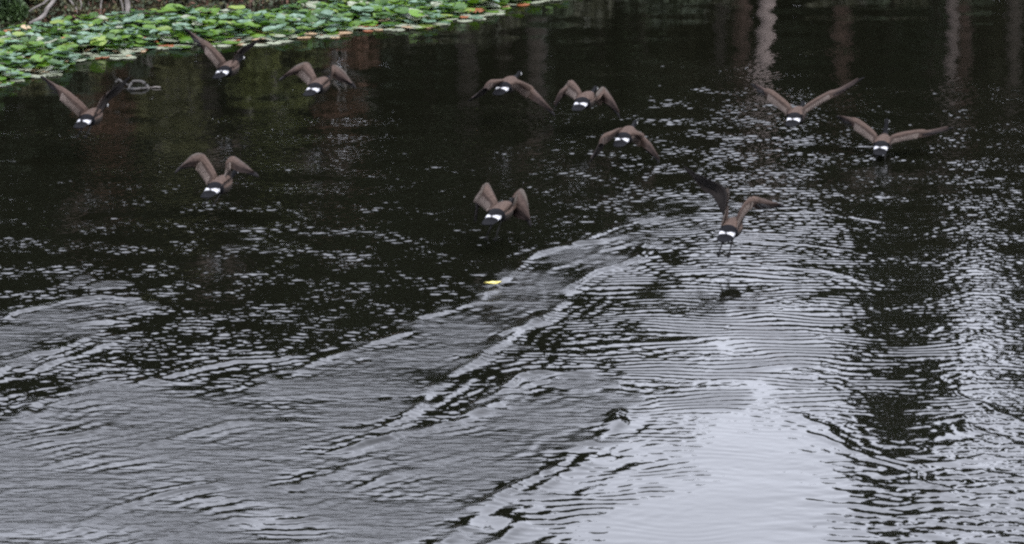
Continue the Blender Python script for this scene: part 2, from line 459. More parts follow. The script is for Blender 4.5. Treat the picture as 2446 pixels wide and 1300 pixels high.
gme = np_mesh('ground', np.stack([GX, GY, ground_z(GX, GY)], -1).reshape(-1, 3), GQ, [M['soil']], True)
tag(link('ground', gme), 'dark soil of the pond bank and bed', kind='structure')

# ------------------------------------------------------------------ vegetation builders
def quads(C, N, U, w, h):
    """leaf quads at C with normal N, up U, half sizes"""
    S = np.cross(N, U); S /= np.linalg.norm(S, axis=1, keepdims=True) + 1e-9
    T = np.cross(S, N); w = w[:, None]; h = h[:, None]
    V = np.stack([C - T * h, C + S * w * 0.9, C + T * h, C - S * w * 0.9], 1).reshape(-1, 3)
    return V, np.arange(len(V)).reshape(-1, 4)

def rand_unit(r, n):
    v = r.normal(size=(n, 3)); return v / np.linalg.norm(v, axis=1, keepdims=True)

def tube(path, rad, nseg=7):
    V, Fc = [], []
    path = [Vector(p) for p in path]
    for i, p in enumerate(path):
        t = (path[min(i + 1, len(path) - 1)] - path[max(i - 1, 0)]).normalized()
        a = t.orthogonal().normalized() if abs(t.z) < 0.95 else Vector((1, 0, 0))
        a = (a - t * a.dot(t)).normalized(); b = t.cross(a)
        for k in range(nseg):
            an = 2 * math.pi * k / nseg
            V.append(p + (a * math.cos(an) + b * math.sin(an)) * rad[i])
    for i in range(len(path) - 1):
        for k in range(nseg):
            k2 = (k + 1) % nseg
            Fc.append((i * nseg + k, i * nseg + k2, (i + 1) * nseg + k2, (i + 1) * nseg + k))
    Fc.append(tuple(range(nseg))[::-1]); Fc.append(tuple((len(path) - 1) * nseg + k for k in range(nseg)))
    return V, Fc

def join(parts):
    V, Fc = [], []
    for v, f in parts:
        o = len(V); V += list(v); Fc += [tuple(i + o for i in q) for q in f]
    return V, Fc

def conifer_crown(seed, h, rad, bare, n=5200):
    r = np.random.default_rng(seed)
    nb = 95; C = []; N = []; U = []
    zs = bare * h + (h * (1 - bare)) * (np.linspace(0, 1, nb) ** 0.95)
    for z in zs:
        f = (z - bare * h) / (h * (1 - bare)); L = rad * (1 - f) ** 0.8 * r.uniform(0.55, 1.15) + 0.15
        az = r.uniform(0, 6.283); m = int(n / nb * (0.4 + 1.2 * (1 - f)))
        t = r.uniform(0.05, 1, m) ** 0.75
        droop = -0.28 * L * t ** 1.6
        side = r.normal(0, 0.16, m) * L * (0.35 + 0.5 * t)
        C.append(np.stack([np.cos(az) * t * L - np.sin(az) * side, np.sin(az) * t * L + np.cos(az) * side, z + droop + r.normal(0, 0.10, m)], 1))
    C = np.vstack(C); m = len(C)
    N = rand_unit(r, m) + np.array([0, 0, 1.2]); N /= np.linalg.norm(N, axis=1, keepdims=True)
    U = rand_unit(r, m)
    return quads(C, N, U, r.uniform(0.10, 0.24, m), r.uniform(0.16, 0.36, m))

def leafy_crown(seed, h, rad, bare, n=5200, size=0.16, lobes=26):
    r = np.random.default_rng(seed); C = []
    for _ in range(lobes):
        z = h * (bare + (1 - bare) * r.uniform(0.08, 0.95)); f = (z / h - bare) / (1 - bare)
        a = r.uniform(0, 6.283); q = rad * math.sqrt(max(0.05, 1 - (2 * f - 0.9) ** 2)) * r.uniform(0.3, 0.9)
        c = np.array([math.cos(a) * q, math.sin(a) * q, z]); m = n // lobes
        C.append(c + rand_unit(r, m) * (r.uniform(0.3, 1, m) ** 0.5 * rad * r.uniform(0.28, 0.45))[:, None])
    C = np.vstack(C); m = len(C)
    return quads(C, rand_unit(r, m), rand_unit(r, m), r.uniform(0.5, 1, m) * size, r.uniform(0.7, 1.4, m) * size)

def trunk_mesh(seed, h, r0, mat, limbs=8, bare=0.3, rad=2.0):
    r = random.Random(seed)
    pts = [(0.10 * math.sin(i * 0.8 + seed) * i * 0.3, 0.1 * math.cos(i * 0.7 + seed) * i * 0.3, h * (i / 9.0)) for i in range(10)]
    pts[0] = (pts[0][0], pts[0][1], -0.4)
    parts = [tube(pts, [r0 * (1.25 if i == 0 else 1) * (1 - 0.92 * i / 9.0) for i in range(10)], 9)]
    for k in range(limbs):
        z = h * (bare * 0.8 + (0.9 - bare * 0.8) * k / limbs); a = r.uniform(0, 6.283); L = rad * r.uniform(0.5, 0.9)
        c = Vector((math.cos(a), math.sin(a), 0)); p0 = Vector((0, 0, z)) + Vector((pts[int(z / h * 9)][0], pts[int(z / h * 9)][1], 0))
        parts.append(tube([p0, p0 + c * L * 0.5 + Vector((0, 0, L * 0.2)), p0 + c * L + Vector((0, 0, L * 0.3))], [r0 * 0.3, r0 * 0.18, r0 * 0.05], 5))
    V, Fc = join(parts)
    return mesh_of('trunk', V, Fc, [mat])

def np_leafmesh(name, vq, mat):
    V, Qd = vq
    return np_mesh(name, V, Qd, [mat])

CON = [(conifer_crown(100 + i, 20, [2.3, 2.8, 2.0, 3.1][i], [0.22, 0.34, 0.12, 0.3][i])) for i in range(4)]
CON = [np_leafmesh('crown', c, M['needles']) for c in CON]
CTR = [trunk_mesh(i, 20, 0.24, M['bark_dark'], 9, 0.3, 1.6) for i in range(2)] + [trunk_mesh(5, 20, 0.26, M['bark_rust'], 9, 0.3, 1.6), trunk_mesh(6, 20, 0.30, M['bark_pale'], 7, 0.4, 1.4), trunk_mesh(8, 20, 0.23, M['bark_white'], 7, 0.4, 1.4)]
SPI = np_leafmesh('crown', conifer_crown(120, 20, 1.35, 0.10, 6000), M['needles'])
DEC = [np_leafmesh('crown', leafy_crown(200 + i, 12, 2.6, 0.22), M[k]) for i, k in enumerate(['leaves_dark', 'leaves_dim'])]
DTR = trunk_mesh(9, 10.5, 0.18, M['bark_dark'], 9, 0.25, 2.0)

def tree(px, Yd, top, crown, trunk, base_h, label, group, name='conifer_tree', cat='tree', wide=1.0):
    x = (px - CX) / F * Yd * 1.02
    g = float(ground_z(x, Yd)); h = top_height(Yd, top) - g
    t = empty(name, (x, Yd, g), random.uniform(0, 6.28))
    s = h / base_h
    link('crown', crown, t, scale=(wide * (0.6 + 0.4 * s), wide * (0.6 + 0.4 * s), s))
    link('trunk', trunk, t, scale=(1, 1, s))
    return tag(t, label, cat, group)

G_CON = 'conifers on the far bank'
L_CON = 'tall dark conifer on the far bank, seen only as dark reflection in the water'
# (picture column of the mirror image, distance, picture row where its mirrored top ends)
prof = [(-1500, 1300), (-300, 1230), (500, 1220), (850, 1240), (1080, 1270), (1250, 1280), (1330, 1210), (1400, 1090), (1450, 960)]
k = 0
for px in np.arange(-3600, 1440, 100):
    top = np.interp(px, [p[0] for p in prof], [p[1] for p in prof]) + random.uniform(-60, 60)
    x = (px - CX) / F * 84
    Yd = max(float(y_shore(x)) + random.uniform(3.5, 12), 72 + random.uniform(0, 14)) if px > -600 else float(y_shore(x)) + random.uniform(4, 14)
    tree(px + random.uniform(-30, 30), Yd, top, CON[k % 4], CTR[k % 2], 20, L_CON, G_CON); k += 1
for px in np.arange(-300, 1380, 120):                               # a second row behind
    top = np.interp(px, [p[0] for p in prof], [p[1] for p in prof]) - 60
    tree(px + random.uniform(-50, 50), 94 + random.uniform(0, 8), top, CON[k % 4], CTR[k % 2], 20, L_CON, G_CON, wide=1.5); k += 1
for px in np.arange(1000, 1420, 70):
    tree(px, 108, 1210 if px < 1340 else 1000, CON[k % 4], CTR[k % 2], 20, L_CON, G_CON, wide=1.6); k += 1
for px, Yd, top in [(1495, 90, 930), (1535, 92, 850), (1470, 98, 860), (1550, 104, 740), (1640, 101, 720), (1700, 97, 690), (1790, 103, 700), (1880, 99, 730), (1950, 96, 800), (1595, 99, 660), (1745, 96, 640), (1835, 98, 670), (1920, 97, 700), (1520, 92, 430), (1610, 91, 400), (1860, 92, 420), (1980, 93, 560),
                    (2010, 88, 760), (2300, 97, 420), (2380, 99, 400), (2340, 92, 330)]:
    tree(px, Yd, top, DEC[k % 2], DTR, 12, 'rounded low tree on the far bank inside the bright gap, seen only as reflection', 'broadleaf trees on the far bank', 'broadleaf_tree'); k += 1
for px, Yd, top in [(2030, 92, 900), (2075, 90, 1180), (2125, 87, 1400), (2170, 89, 1480), (2215, 88, 1400), (2262, 91, 1250)]:
    tree(px, Yd, top, SPI, CTR[k % 2], 20, 'narrow dark conifer right of the bright sky gap, seen only as reflection', 'narrow conifers right of the gap', 'conifer_tree', wide=0.8); k += 1
for px in np.arange(2452, 4300, 110):
    Yd = 86 + random.uniform(0, 10)
    if px > 3300: Yd = 74 + random.uniform(0, 10)
    tree(px, Yd, 1280 + random.uniform(-150, 250), CON[k % 4], CTR[k % 2], 20, L_CON, G_CON); k += 1
# bare trunks whose mirror images stripe the top right of the water
for px, Yd, mt, r0, lab in [(1240, 84, 1, 0.8, 'brown bare trunk, its faint reflection left of the pale ones'), (1522, 85, 0, 1.0, 'slim grey trunk whose thin reflection stands left of the bright one'),
                            (1715, 84, 1, .8, 'olive grey trunk whose short reflection stands left of the rusty one'), (1765, 83.5, 2, 1.0, 'rust brown trunk reflected just left of the bright pale one'),
                            (1822, 82, 4, 1.05, 'bright pale barked trunk, the brightest streak in the top right water'), (2000, 86, 2, 1.2, 'broad dull rust trunk reflected right of the bright pale one'),
                            (2262, 84, 3, .62, 'pinkish pale trunk reflected as the wide streak near the right edge'), (2290, 85, 2, .9, 'rust trunk reflected beside the pinkish streak at right'),
                            (2405, 84, 0, .9, 'grey trunk reflected closest to the right edge')]:
    x = (px - CX) / F * Yd * 1.02; g = float(ground_z(x, Yd))
    t = empty('bare_trunk_tree', (x, Yd, g), 0.5)
    link('trunk', CTR[mt], t, scale=(r0, r0, 0.42))
    link('crown', DEC[k % 2], t, loc=(0, 0, 4.9), scale=(0.65, 0.65, 0.30)); k += 1
    tag(t, lab, 'tree', 'trunks reflected in the top right water')

# shrubs on the bank
def shrub(px, Yd, h, rad, mk, label, name='shrub', n=2600, size=0.07, seed=0, lobes=12, z0=None):
    x = (px - CX) / F * Yd * 1.012; g = float(ground_z(x, Yd)) if z0 is None else z0
    t = empty(name, (x, Yd, g), 0)
    link('foliage', np_leafmesh('foliage', leafy_crown(300 + seed, h, rad, 0.02, n, size, lobes), M[mk]), t)
    r = random.Random(seed)
    st = [tube([(0, 0, -0.1), (r.uniform(-.3, .3) * rad, r.uniform(-.3, .3) * rad, h * 0.5), (r.uniform(-.8, .8) * rad, r.uniform(-.6, .6) * rad, h * r.uniform(.7, .95))], [0.03, 0.02, 0.008], 5) for _ in range(6)]
    V, Fc = join(st); link('stems', mesh_of('stems', V, Fc, [M['dead_wood']]), t)
    return tag(t, label, 'shrub')

def bank(px, off): return float(y_shore((px - CX) / F * 65)) + off
shrub(25, bank(25, 0.35), 0.75, 0.42, 'leaves_green', 'leafy dark green bush overhanging the bank at the top left corner', seed=1, n=4200, size=0.035, lobes=16)
shrub(-70, bank(-70, 0.6), 1.2, 0.6, 'leaves_green', 'second green bush on the bank just past the left edge', seed=2)
shrub(75, bank(75, 0.9), 0.9, 0.5, 'leaves_olive', 'olive bush behind the pale forked branch', seed=3, size=0.04)
shrub(165, bank(165, 1.1), 1.2, 0.55, 'leaves_dark', 'dark shrub behind the hollow in the bank', seed=4, size=0.04)
shrub(235, bank(235, 0.5), 0.8, 0.35, 'leaves_olive', 'small olive shrub right of the dark hollow in the bank', seed=14, size=0.035)
shrub(335, bank(335, 0.5), 0.8, 0.40, 'leaves_dark', 'dark shrub hanging over the lilies near the thin upright stems', seed=5, size=0.04)
shrub(420, bank(420, 0.4), 0.55, 0.40, 'leaves_olive', 'low olive shrub between the upright stems and the yellow green one', seed=6, size=0.04)
shrub(512, bank(512, 0.35), 0.55, 0.28, 'leaves_yellow', 'yellow green shrub left of the rusty clump', seed=7, n=1800, size=0.035)
shrub(578, bank(578, 0.05), 0.42, 0.24, 'leaves_rust', 'rusty brown clump of dead growth standing at the lilies edge', seed=8, n=2400, size=0.03)
shrub(650, bank(650, 1.6), 2.6, 0.9, 'leaves_mustard', 'tall yellow shrub on the bank, mirrored as yellow green glow below the lilies', seed=9, n=3200)
shrub(690, bank(690, 0.3), 0.5, 0.40, 'leaves_dark', 'dull dark shrub right of the rusty clump', seed=10, size=0.04)
shrub(820, bank(820, 1.5), 2.2, 0.9, 'leaves_rust', 'rusty shrub on the bank above the middle of the lily belt', seed=11)
shrub(250, bank(250, 3.5), 2.4, 0.9, 'leaves_rust', 'rust tinted shrub on the bank, mirrored faintly below the left lilies', seed=12)
shrub(420, bank(420, 3.0), 2.8, 1.0, 'leaves_olive', 'tall olive shrub behind the low ones on the left bank', seed=13)
for i in range(13):
    px = 950 + i * 125 + random.uniform(-40, 40)
    if 1690 < px < 1900: px += 230
    Yd = float(y_shore((px - CX) / F * 78)) + random.uniform(1.0, 3.0)
    s = shrub(px, Yd, random.uniform(0.6, 1.2), random.uniform(0.6, 1.0), ['leaves_dim', 'leaves_dark', 'leaves_dim', 'leaves_dark'][i % 4], 'shrub on the far bank beyond the top edge, seen only as dull reflection', seed=20 + i, n=1800, size=0.11)
    s['group'] = 'shrubs beyond the top edge'

n = 9000
lr = np.random.default_rng(77)
lx = lr.uniform(-13, 3, n); lo_ = lr.gamma(1.2, 0.5, n); ly = y_shore(lx) - 0.1 + lo_
lC = np.stack([lx, ly, np.maximum(ground_z(lx, ly), 0.0) + lr.uniform(0.0, 0.10, n)], 1)
lN = rand_unit(lr, n) + np.array([0, -0.4, 0.8]); lN /= np.linalg.norm(lN, axis=1, keepdims=True)
lV, lQ = quads(lC, lN, rand_unit(lr, n), lr.uniform(0.012, 0.035, n), lr.uniform(0.02, 0.07, n))
lm = np_mesh('ground_cover', lV, lQ, [M['leaves_dim'], M['leaves_rust'], M['leaves_dark'], M['leaves_olive']])
lm.polygons.foreach_set('material_index', lr.choice(4, n, p=[.4, .2, .3, .1]).astype(np.int32))
tag(link('ground_cover', lm), 'leaf litter and low dark plants covering the left bank', 'ground cover', kind='stuff')

# bare branches and roots on the bank at the top left
def branch_thing(paths, label, mat='dead_wood', name='dead_branch', z=None):
    """paths: list of (list of (px, py, Y), r0, r1); first is the main stem"""
    p0 = Vector(atY(*paths[0][0][0]))
    root = empty(name, p0)
    for k, (pts, r0, r1) in enumerate(paths):
        P = [atY(*p) - p0 for p in pts]
        Ps = []
        n = 14
        for i in range(n + 1):                                     # catmull-rom
            u = i / n * (len(P) - 1); j = min(int(u), len(P) - 2); f = u - j
            a, b, c, d = P[max(j - 1, 0)], P[j], P[j + 1], P[min(j + 2, len(P) - 1)]
            Ps.append(0.5 * ((2 * b) + (c - a) * f + (2 * a - 5 * b + 4 * c - d) * f * f + (3 * b - a - 3 * c + d) * f ** 3))
        rr = [(r0 + (r1 - r0) * i / n) * random.uniform(0.85, 1.15) for i in range(n + 1)]
        V, Fc = tube(Ps, rr, 8)
        link('stem' if k == 0 else 'side_branch', mesh_of('stem', V, Fc, [M[mat]]), root)
    return tag(root, label, 'branch')

branch_thing([([(70, 56, 63.2), (92, 46, 63.35), (106, 36, 63.5), (112, 22, 63.6), (124, 8, 63.8), (140, -20, 64.1)], 0.028, 0.045)], 'thick pale grey dead branch leaning out of the bank hollow')
branch_thing([([(68, 28, 63.5), (84, 18, 63.6), (104, 8, 63.7), (124, -12, 64.0)], 0.012, 0.028)], 'thin pale branch crossing left of the thick dead one')
branch_thing([([(183, 36, 64.0), (183, 22, 64.1), (172, 8, 64.2), (160, -14, 64.4)], 0.010, 0.022)], 'bowed thin stem right of the dark hollow')
branch_thing([([(192, 24, 64.2), (194, 8, 64.3), (186, -12, 64.4)], 0.008, 0.018)], 'short thin stem beside the bowed one')
branch_thing([([(302, 36, 64.3), (305, 16, 64.4), (300, -14, 64.5)], 0.04, 0.05), ([(294, 34, 64.3), (292, 12, 64.4), (284, -12, 64.5)], 0.012, 0.02)], 'pale upright stem at the back edge of the lilies')
branch_thing([([(240, 38, 64.2), (241, 12, 64.3), (246, -12, 64.4)], 0.012, 0.018)], 'slender grey stem left of the pale upright one')
branch_thing([([(212, 16, 64.4), (213, 2, 64.5), (208, -14, 64.6)], 0.02, 0.03)], 'stubby grey stem hanging at the top edge')
branch_thing([([(590, 30, 65.7), (596, 10, 65.8), (610, -16, 66.0)], 0.03, 0.05), ([(575, 28, 65.7), (570, 6, 65.8), (560, -16, 65.9)], 0.02, 0.03)], 'rust brown forked stem behind the rusty clump', 'bark_rust')

# ------------------------------------------------------------------ water lilies
front = [(-900, 330), (-300, 245), (-40, 214), (0, 208), (30, 200), (60, 186), (140, 184), (150, 168), (165, 156), (250, 150), (345, 126), (380, 118), (420, 118), (540, 112), (625, 104), (700, 98), (745, 91), (810, 90), (880, 78), (1000, 70), (1060, 62), (1130, 50), (1200, 36), (1225, 18), (1330, 3), (1420, -25)]
fx = np.array([W(*p).x for p in front]); fy = np.array([W(*p).y for p in front])
def lily_front(x): return np.interp(x, fx, fy)
backp = [(-900, 175), (0, 88), (60, 80), (120, 74), (180, 66), (240, 60), (330, 52), (450, 40), (540, 44), (620, 50), (660, 40), (760, 22), (860, 0), (1000, -30), (1420, -50)]
bx = np.array([W(*p).x for p in backp]); by = np.array([W(*p).y for p in backp])
def lily_back(x): return np.interp(x, bx, by)

def leaf_geom(seed, raised):
    """a notched round leaf: rim ring, middle ring, centre; two-sided thin solid"""
    r = random.Random(seed); n = 15; V = [(0, 0, 0)]; Fc = []
    cup = r.uniform(0.08, 0.40) if raised else r.uniform(0.0, 0.06)
    fold = r.uniform(-0.35, 0.35) if raised else 0.0
    ex = r.uniform(0.82, 1.0)
    for ring, q in ((0, 0.55), (1, 1.0)):
        for i in range(n):
            a = R(12) + (2 * math.pi - R(24)) * i / (n - 1)
            w = 1 + 0.06 * math.sin(3 * a + seed) + r.uniform(-0.03, 0.03)
            x, y = q * w * math.cos(a), q * w * math.sin(a) * ex
            z = cup * q ** 2 * 0.5 + fold * abs(y) * 0.6 + (0.05 if raised else 0.012) * math.sin(4 * a + seed * 2) * q ** 2
            V.append((x, y, z))
    for i in range(n - 1):
        Fc.append((0, 1 + i, 2 + i)); Fc.append((1 + i, 1 + n + i, 2 + n + i, 2 + i))
    return V, Fc

LG = [leaf_geom(i, False) for i in range(5)]; LR = [leaf_geom(10 + i, True) for i in range(8)]
cache = {}
def leaf_mesh(kind, i, mk):
    key = (kind, i, mk)
    if key not in cache:
        V, Fc = (LR if kind else LG)[i]; V = list(V); Fc = list(Fc); mi = [0] * len(Fc)
        if kind:
            o = len(V); V += [(-.03, 0, 0), (.03, 0, 0), (0, .04, 0), (-.03, 0, -2.2), (.03, 0, -2.2), (0, .04, -2.2)]
            Fc += [(o, o + 1, o + 4, o + 3), (o + 1, o + 2, o + 5, o + 4), (o + 2, o, o + 3, o + 5)]; mi += [1] * 3
        cache[key] = mesh_of('lily_pad', V, Fc, [M[mk], M['stem']], mi)
    return cache[key]

pads = []
r = random.Random(3)
# edge pads placed from the photograph: flat, afloat on the water
edge = [(8, 204, 'pad_pale'), (-5, 197, 'pad_green'), (30, 184, 'pad_peach'), (-8, 186, 'pad_peach'), (66, 182, 'pad_pale'), (45, 178, 'pad_blue'), (92, 183, 'pad_pale'), (122, 180, 'pad_pale'), (110, 173, 'pad_pale'), (20, 178, 'pad_pale'),
        (64, 171, 'pad_pale'), (108, 163, 'pad_pale'), (128, 157, 'pad_pale'), (88, 158, 'pad_blue'), (120, 150, 'pad_peach'), (60, 160, 'pad_blue'), (36, 158, 'pad_peach'), (145, 152, 'pad_pale'), (20, 168, 'pad_lime'),
        (230, 138, 'pad_rust'), (250, 137, 'pad_rust'), (280, 139, 'pad_pale'), (305, 138, 'pad_pale'), (330, 119, 'pad_rust'), (345, 117, 'pad_rust'), (318, 121, 'pad_rust'), (300, 128, 'pad_blue'), (390, 115, 'pad_pale'), (410, 114, 'pad_pale'), (440, 113, 'pad_pale'), (370, 113, 'pad_peach'),
        (500, 111, 'pad_pale'), (535, 110, 'pad_pale'), (560, 104, 'pad_rust'), (575, 106, 'pad_peach'), (600, 107, 'pad_pale'), (622, 108, 'pad_pale'), (655, 103, 'pad_pale'), (680, 99, 'pad_pale'), (775, 84, 'pad_rust'), (800, 90, 'pad_peach'), (790, 87, 'pad_pale'), (880, 74, 'pad_rust'), (905, 71, 'pad_peach'),
        (950, 72, 'pad_pale'), (990, 67, 'pad_pale'), (1020, 66, 'pad_peach'), (1060, 58, 'pad_pale'), (1110, 50, 'pad_pale'), (1145, 46, 'pad_pale'), (1160, 36, 'pad_pale'), (1190, 33, 'pad_pale'), (1205, 18, 'pad_pale'), (1185, 26, 'pad_peach'), (1250, 6, 'pad_pale'), (1300, 2, 'pad_pale'), (1225, 10, 'pad_pale')]
for px, py, mk in edge:
    p = W(px, py, 0.01); pads.append((p.x, p.y, 0.012, r.uniform(0.12, 0.155) * (0.66 if mk in ('pad_rust', 'pad_peach') else 1), 0, r.randrange(5), mk, (0, 0, r.uniform(0, 6.28))))
n_try = 11000
for _ in range(n_try):
    x = r.uniform(-13.5, 2.2); a, b = float(lily_front(x)), float(lily_back(x))
    b = min(b, 72)
    if b <= a: continue
    y = r.uniform(a, b)
    y = a + (y - a) * (1.0 if r.random() > 0.2 else 0.5)
    d = y - a - 0.10 + 0.16 * math.sin(x * 3.1) + 0.13 * math.sin(x * 7.7) + 0.10 * math.sin(x * 17.3)
    if d < 0.08 or (d < 0.35 and r.random() < 0.5): continue
    if r.random() > (b - a) / 8.0: continue
    if d < 0.28 + r.uniform(0, 0.25):
        mk = r.choices(['pad_pale', 'pad_peach', 'pad_blue', 'pad_green', 'pad_rust', 'pad_lime'], [8, 1.2, 2.5, 2.5, .5, .9])[0]
        pads.append((x, y, 0.010 + r.uniform(0, 0.02), r.uniform(0.09, 0.15), 0, r.randrange(5), mk, (r.gauss(0, .03), r.gauss(0, .03), r.uniform(0, 6.28))))
    elif d < 1.1 and r.random() < 0.6:
        mk = r.choices(['pad_blue', 'pad_green', 'pad_deep', 'pad_lime', 'pad_pale', 'pad_rust', 'pad_peach'], [3, 4, 2, 2, 3, .35, .5])[0]
        pads.append((x, y, 0.03 + r.uniform(0, 0.05), r.uniform(0.10, 0.15), 0, r.randrange(5), mk, (r.gauss(0, .12), r.gauss(0, .12), r.uniform(0, 6.28))))
    else:
        mk = r.choices(['pad_blue', 'pad_green', 'pad_deep', 'pad_lime', 'pad_pale', 'pad_rust', 'pad_peach'], [5.5, 5.5, 4.5, .5, 1.2, .10, .10])[0]
        tl = r.gauss(0, 0.15) * (2.2 if r.random() < 0.12 else 1)
        pads.append((x, y, 0.05 + r.uniform(0, 0.15), r.uniform(0.08, 0.155), 1, r.randrange(8), mk, (tl, r.gauss(0, .13), r.uniform(0, 6.28))))
print('pads', len(pads))
bed = empty('water_lily_bed', (W(300, 120).x, W(300, 120).y, 0))
tag(bed, 'belt of green water lily leaves, some orange or pale, along the top left bank', 'water lilies')
def in_view(p):
    x, y = p[0], p[1]
    px = CX + x / y * F * 1.0
    dep = math.atan(H / y) - R(PITCH)
    py = CY + math.tan(dep) * F
    return -10 < px < 2446 and py > 4
order = sorted(range(len(pads)), key=lambda i: (not in_view(pads[i]), 0 if i < len(edge) else 1, pads[i][1] / (pads[i][3] / .13)))
sel = order[:290]
names = {'pad_rust': 'rust red withered lily leaf', 'pad_peach': 'peach coloured fading lily leaf'}
for i in sel:
    x, y, z, s, kd, gi_, mk, rot = pads[i]
    o = link('lily_pad', leaf_mesh(kd, gi_, mk), bed, loc=(x - bed.location.x, y - bed.location.y, z), rot=rot, scale=(s, s, s))
    if mk in names: o['label'] = names[mk]
mk_list = ['pad_green', 'pad_deep', 'pad_blue', 'pad_pale', 'pad_lime', 'pad_rust', 'pad_peach', 'stem']
V, Fc, MI = [], [], []
from mathutils import Euler
for i in order[290:]:
    x, y, z, s, kd, gi_, mk, rot = pads[i]
    lv, lf = (LR if kd else LG)[gi_]; mt = Euler(rot).to_matrix(); o = len(V)
    p = Vector((x - bed.location.x, y - bed.location.y, z))
    V += [mt @ (Vector(v) * s) + p for v in lv]
    Fc += [tuple(q + o for q in f) for f in lf]; MI += [mk_list.index(mk)] * len(lf)
    if kd:
        o = len(V); V += [p + Vector((-.004, 0, 0)), p + Vector((.004, 0, 0)), p + Vector((.004, 0, -.3)), p + Vector((-.004, 0, -.3))]
        Fc.append((o, o + 1, o + 2, o + 3)); MI.append(7)
rest = link('lily_pads', mesh_of('lily_pads', V, Fc, [M[m] for m in mk_list], MI), bed)
rest['kind'] = 'stuff'

# ------------------------------------------------------------------ driftwood and floating leaf
dc = W(330, 212)
dw = empty('driftwood', (dc.x, dc.y, 0))
def dpt(px, py, h=0.0):
    p = W(px, py); return Vector((p.x - dc.x, p.y - dc.y, h))
def smooth_path(P, n=16):
    out = []
    for i in range(n + 1):
        u = i / n * (len(P) - 1); j = min(int(u), len(P) - 2); f = u - j
        a, b, c, d = P[max(j - 1, 0)], P[j], P[j + 1], P[min(j + 2, len(P) - 1)]
        out.append(0.5 * ((2 * b) + (c - a) * f + (2 * a - 5 * b + 4 * c - d) * f * f + (3 * b - a - 3 * c + d) * f ** 3))
    return out
def wood(name, pts, rr, mat='driftwood'):
    Ps = smooth_path(pts); n = len(Ps)
    rad = [np.interp(i / (n - 1), np.linspace(0, 1, len(rr)), rr) * random.uniform(.88, 1.12) for i in range(n)]
    V, Fc = tube(Ps, rad, 8)
    return link(name, mesh_of(name, V, Fc, [M[mat]]), dw)
wood('log', [dpt(306, 214, -0.05), dpt(310, 210, 0.03), dpt(318, 208, 0.08), dpt(332, 208, 0.09), dpt(345, 209, 0.07), dpt(354, 211, 0.0), dpt(360, 212, -0.05)], [.02, .022, .026, .022, .03, .026, .012])
wood('root_stub', [dpt(306, 214, 0.0), dpt(314, 217, 0.02), dpt(326, 217, 0.025), dpt(340, 216, 0.03), dpt(352, 213, 0.02)], [.02, .03, .026, .022, .012])
wood('snag_end', [dpt(276, 201, 0.02), dpt(284, 200, 0.06), dpt(292, 203, 0.04), dpt(304, 207, 0.03), dpt(310, 210, 0.04)], [.014, .028, .018, .014, .014])
wood('twig', [dpt(352, 211, 0.02), dpt(362, 211, 0.012), dpt(370, 211, 0.02), dpt(384, 211, 0.015)], [.006, .006, .010, .012], 'dead_wood')
tag(dw, 'gnarled grey driftwood snag lying in the water below the lilies', 'driftwood')

lf = W(1178, 687)
V, Fc = [], []
nl = 12
for i in range(nl + 1):
    t = i / nl; w = 0.042 * math.sin(math.pi * min(1, t * 0.97 + 0.015)) ** 0.8 * (1 + 0.15 * math.sin(t * 14))
    x = (t - 0.5) * 0.21; z = 0.024 + 0.012 * (2 * t - 1) ** 2
    V += [(x, w * 1.8, z + 0.012), (x, 0, z), (x, -w * 1.8, z + 0.018)]
for i in range(nl):
    for j in range(2):
        a = i * 3 + j; Fc.append((a, a + 1, a + 4, a + 3))
n0 = len(V); V += [(v[0], v[1], v[2] - 0.002) for v in V[:n0]]; Fc += [tuple(q + n0 for q in f)[::-1] for f in list(Fc)]
leaf = link('floating_leaf', mesh_of('floating_leaf', V, Fc, [M['leaf_yellow']]), loc=(lf.x, lf.y, 0.022), rot=(0, 0, R(18)))
tag(leaf, 'yellow leaf floating at the upper edge of the wide central wake', 'leaf')

# ------------------------------------------------------------------ geese
BROWN, BROWN2, PALE, BLACK, WHITE, DARK = (0.066, 0.046, 0.037), (0.028, 0.0195, 0.016), (0.12, 0.10, 0.085), (0.004, 0.004, 0.0045), (0.46, 0.46, 0.47), (0.0045, 0.0045, 0.0055)
ST = np.array([  # s, z offset, half width, half height
    [-0.05, -.044, .072, .004], [0.02, -.034, .094, .008], [0.08, -.022, .088, .022], [0.13, -.014, .092, .044], [0.20, -.006, .098, .066], [0.28, -.008, .116, .088], [0.38, -.010, .126, .108],
    [0.48, -.010, .128, .116], [0.56, -.002, .112, .106], [0.62, .010, .085, .084], [0.67, .022, .058, .058], [0.72, .032, .040, .042], [0.79, .044, .030, .032], [0.86, .056, .027, .029], [0.895, .064, .032, .034],
    [0.93, .066, .035, .037], [0.965, .060, .026, .028], [0.985, .054, .015, .015], [1.015, .048, .012, .009], [1.035, .044, .006, .004]])

def catmull3(P, t):
    j = min(int(t), len(P) - 2); f = t - j
    a, b, c, d = P[max(j - 1, 0)], P[j], P[j + 1], P[min(j + 2, len(P) - 1)]
    return 0.5 * ((2 * b) + (c - a) * f + (2 * a - 5 * b + 4 * c - d) * f * f + (3 * b - a - 3 * c + d) * f ** 3)

def sphere_hit(px, py, c, rad, near):
    """point on the sight line (px,py) at distance rad from c; nearest approach if it misses"""
    d = ray(px, py); o = Vector((0, 0, H)); tc = (c - o).dot(d); q = o + d * tc; m2 = rad * rad - (q - c).length_squared
    if m2 <= 0: return q
    return o + d * (tc - math.sqrt(m2) if near else tc + math.sqrt(m2))

